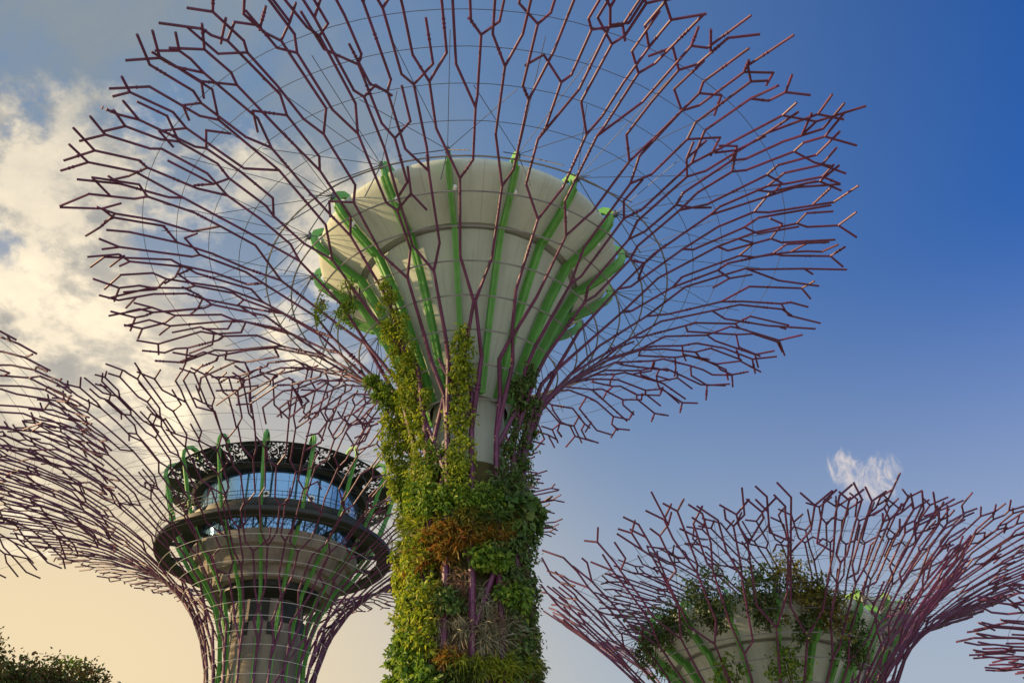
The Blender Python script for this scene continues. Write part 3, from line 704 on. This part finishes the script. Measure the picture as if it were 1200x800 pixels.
beard(538, 686, 13, 14, 60, 'brown', 'brown matted air plant left of the purple post', 0.45)
beard(566, 708, 16, 18, 70, 'grey', 'grey air plant just right of the purple post', 0.5)
beard(591, 712, 20, 26, 110, 'brown', 'tangled brown air plant under the right purple post', 0.55)
beard(569, 742, 30, 16, 110, 'grey', 'silvery air plant with long arching leaves in the middle', 0.7, 0.035, curl=0.8)
beard(530, 742, 26, 18, 110, 'grey', 'wide grey air plant left of the purple post foot', 0.55)
rosette(492, 662, 14, 14, 50, 'rust', 'rusty orange bromeliad low beside the golden creeper', 0.45, 0.07)
rosette(490, 612, 16, 9, 40, 'fern', 'yellow green bromeliad above the rust orange clump', 0.42, 0.06)

beard(534, 764, 18, 12, 60, 'brown', 'reddish brown air plant above the red bromeliad', 0.5)
beard(573, 772, 26, 20, 110, 'grey', 'grey green air plant between the two ferns', 0.5)
beard(593, 752, 24, 14, 70, 'brown', 'dry brown air plant above the wide green fern', 0.5)
beard(513, 768, 14, 22, 60, 'olive', 'dull olive air plant beside the left creeper', 0.5)
beard(593, 560, 16, 24, 60, 'grey', 'straw coloured air plant inside the dark vine column', 0.5)

# ------------------------------------------------------------------ shrubs on the low tower's bowl
locA = place(13.6, 58)
def tower_shrub(px, py, rpx, n, mat, label):
    d = _f + _r * (px - 600) / FPX + _u * (400 - py) / FPX
    # where the line of sight comes nearest in front of the tower: the branch surface
    o = np.array([0, 0, CAMZ]); rad = 6.0
    for _ in range(14):
        cx, cy = locA.x, locA.y; a = d[0] ** 2 + d[1] ** 2; b = -2 * (d[0] * cx + d[1] * cy); c = cx * cx + cy * cy - rad * rad; disc = b * b - 4 * a * c
        t = (-b - math.sqrt(disc)) / (2 * a) if disc > 0 else -b / (2 * a); p = o + d * t; rad = 0.5 * rad + 0.5 * min(7.2, pfA.R(pfA.at_z(p[2])) - 0.4)
    s = 1.1 * rpx / FPX * np.linalg.norm(p); n = int(n * 1.25); p = p + np.array([0, 0, 0.25])
    nc = max(6, n // 22); cen = p + RNG.normal(size=(nc, 3)) * s * np.array([0.55, 0.4, 0.68])
    P = np.repeat(cen, 22, 0) + RNG.normal(size=(nc * 22, 3)) * s * 0.17
    foot = p + np.array([0, 0, -1.3 * s]); stems = [[foot, (foot + c2) / 2 + RNG.normal(size=3) * 0.1, c2] for c2 in cen[:6]]
    out = norm(P - p)
    plant_obj('shrub', [leaf_geo(P, out, 0.21, 0.2, 0.9)], mat, label, 'shrub', 'shrubs round the low tower bowl', stems)
tower_shrub(765, 762, 17, 700, 'shade', 'dark shrub at the far left of the low bowl')
tower_shrub(786, 734, 16, 600, 'shade', 'dark round shrub on the upper left of the low bowl')
tower_shrub(826, 704, 22, 1000, 'shade', 'largest dark shrub left of the middle of the low bowl')
tower_shrub(838, 732, 12, 360, 'shade', 'dark tuft hanging under the largest shrub')
tower_shrub(888, 694, 20, 800, 'shade', 'dark shrub above the middle of the low bowl')
tower_shrub(897, 722, 14, 420, 'shade', 'dark tuft hanging over the middle of the bowl')
tower_shrub(935, 686, 20, 800, 'gold', 'yellowish shrub above the right half of the low bowl')
tower_shrub(962, 700, 15, 480, 'gold', 'small golden shrub to the right of the yellowish one')
tower_shrub(978, 722, 18, 600, 'gold', 'mustard green shrub low on the right of the bowl')
tower_shrub(1002, 760, 18, 600, 'shade', 'olive shrub against the right bundle of branches')
tower_shrub(945, 738, 14, 400, 'shade', 'dark sprig hanging down among right green ribs')
tower_shrub(855, 790, 14, 320, 'mid', 'fresh green sprig low in the middle left of the bowl')
tower_shrub(925, 786, 18, 500, 'mid', 'fresh green sprig low on the right of the bowl')

# ------------------------------------------------------------------ broadleaf trees bottom left
def tree(az, d, h, cw, label, seed, mat):
    loc = place(az, d); rng = np.random.default_rng(seed)
    root = empty('broadleaf_tree', loc, label, 'tree', 'garden trees at the lower left')
    mb = MB(); mb.path([(0, 0, 0), (0.1, 0, h * 0.25), (-0.1, 0.1, h * 0.5), (0, 0, h * 0.8)], 0.28, 9, r2=0.07)
    tips = []
    for k in range(26):
        a = rng.uniform(0, 2 * math.pi); z0 = h * rng.uniform(0.4, 0.75); q = math.sqrt(rng.random()) * cw
        e = np.array([q * math.cos(a), q * math.sin(a), min(h - 0.5, h * 0.66 + (h * 0.34) * math.sqrt(max(0, 1 - (q / cw) ** 2)) * rng.uniform(0.55, 1.0))])
        mb.path([(0, 0, z0), tuple(e * 0.5 + np.array([0, 0, z0 * 0.55])), tuple(e)], 0.09, 6, r2=0.025); tips.append(e)
    mb.build('trunk', M['bark'], root, smooth=True)
    P = []
    for e in tips:
        for c in range(9):
            cc = e + rng.normal(size=3) * np.array([0.6, 0.6, 0.40]); P.append(cc + rng.normal(size=(110, 3)) * np.array([0.30, 0.30, 0.15]))
    P = np.concatenate(P); out = norm(P - np.array([0, 0, h * 0.6]))
    V, F = leaf_geo(P, norm(out + np.array([0, 0, 0.8])), 0.17, 0.25, 0.8)
    me = mesh_np('crown', V, 4, F, LM[mat]); o = bpy.data.objects.new('crown', me); C.objects.link(o); o.parent = root
tree(-28.4, 40, 13.7, 2.2, 'dark broadleaf tree in the bottom left corner', 1, 'ruby')
tree(-26.6, 44, 14.1, 1.6, 'small green broadleaf tree between the two darker ones', 2, 'mid')
tree(-24.7, 42, 14.0, 1.6, 'dark reddish broadleaf tree right of the bottom left corner', 3, 'ruby')
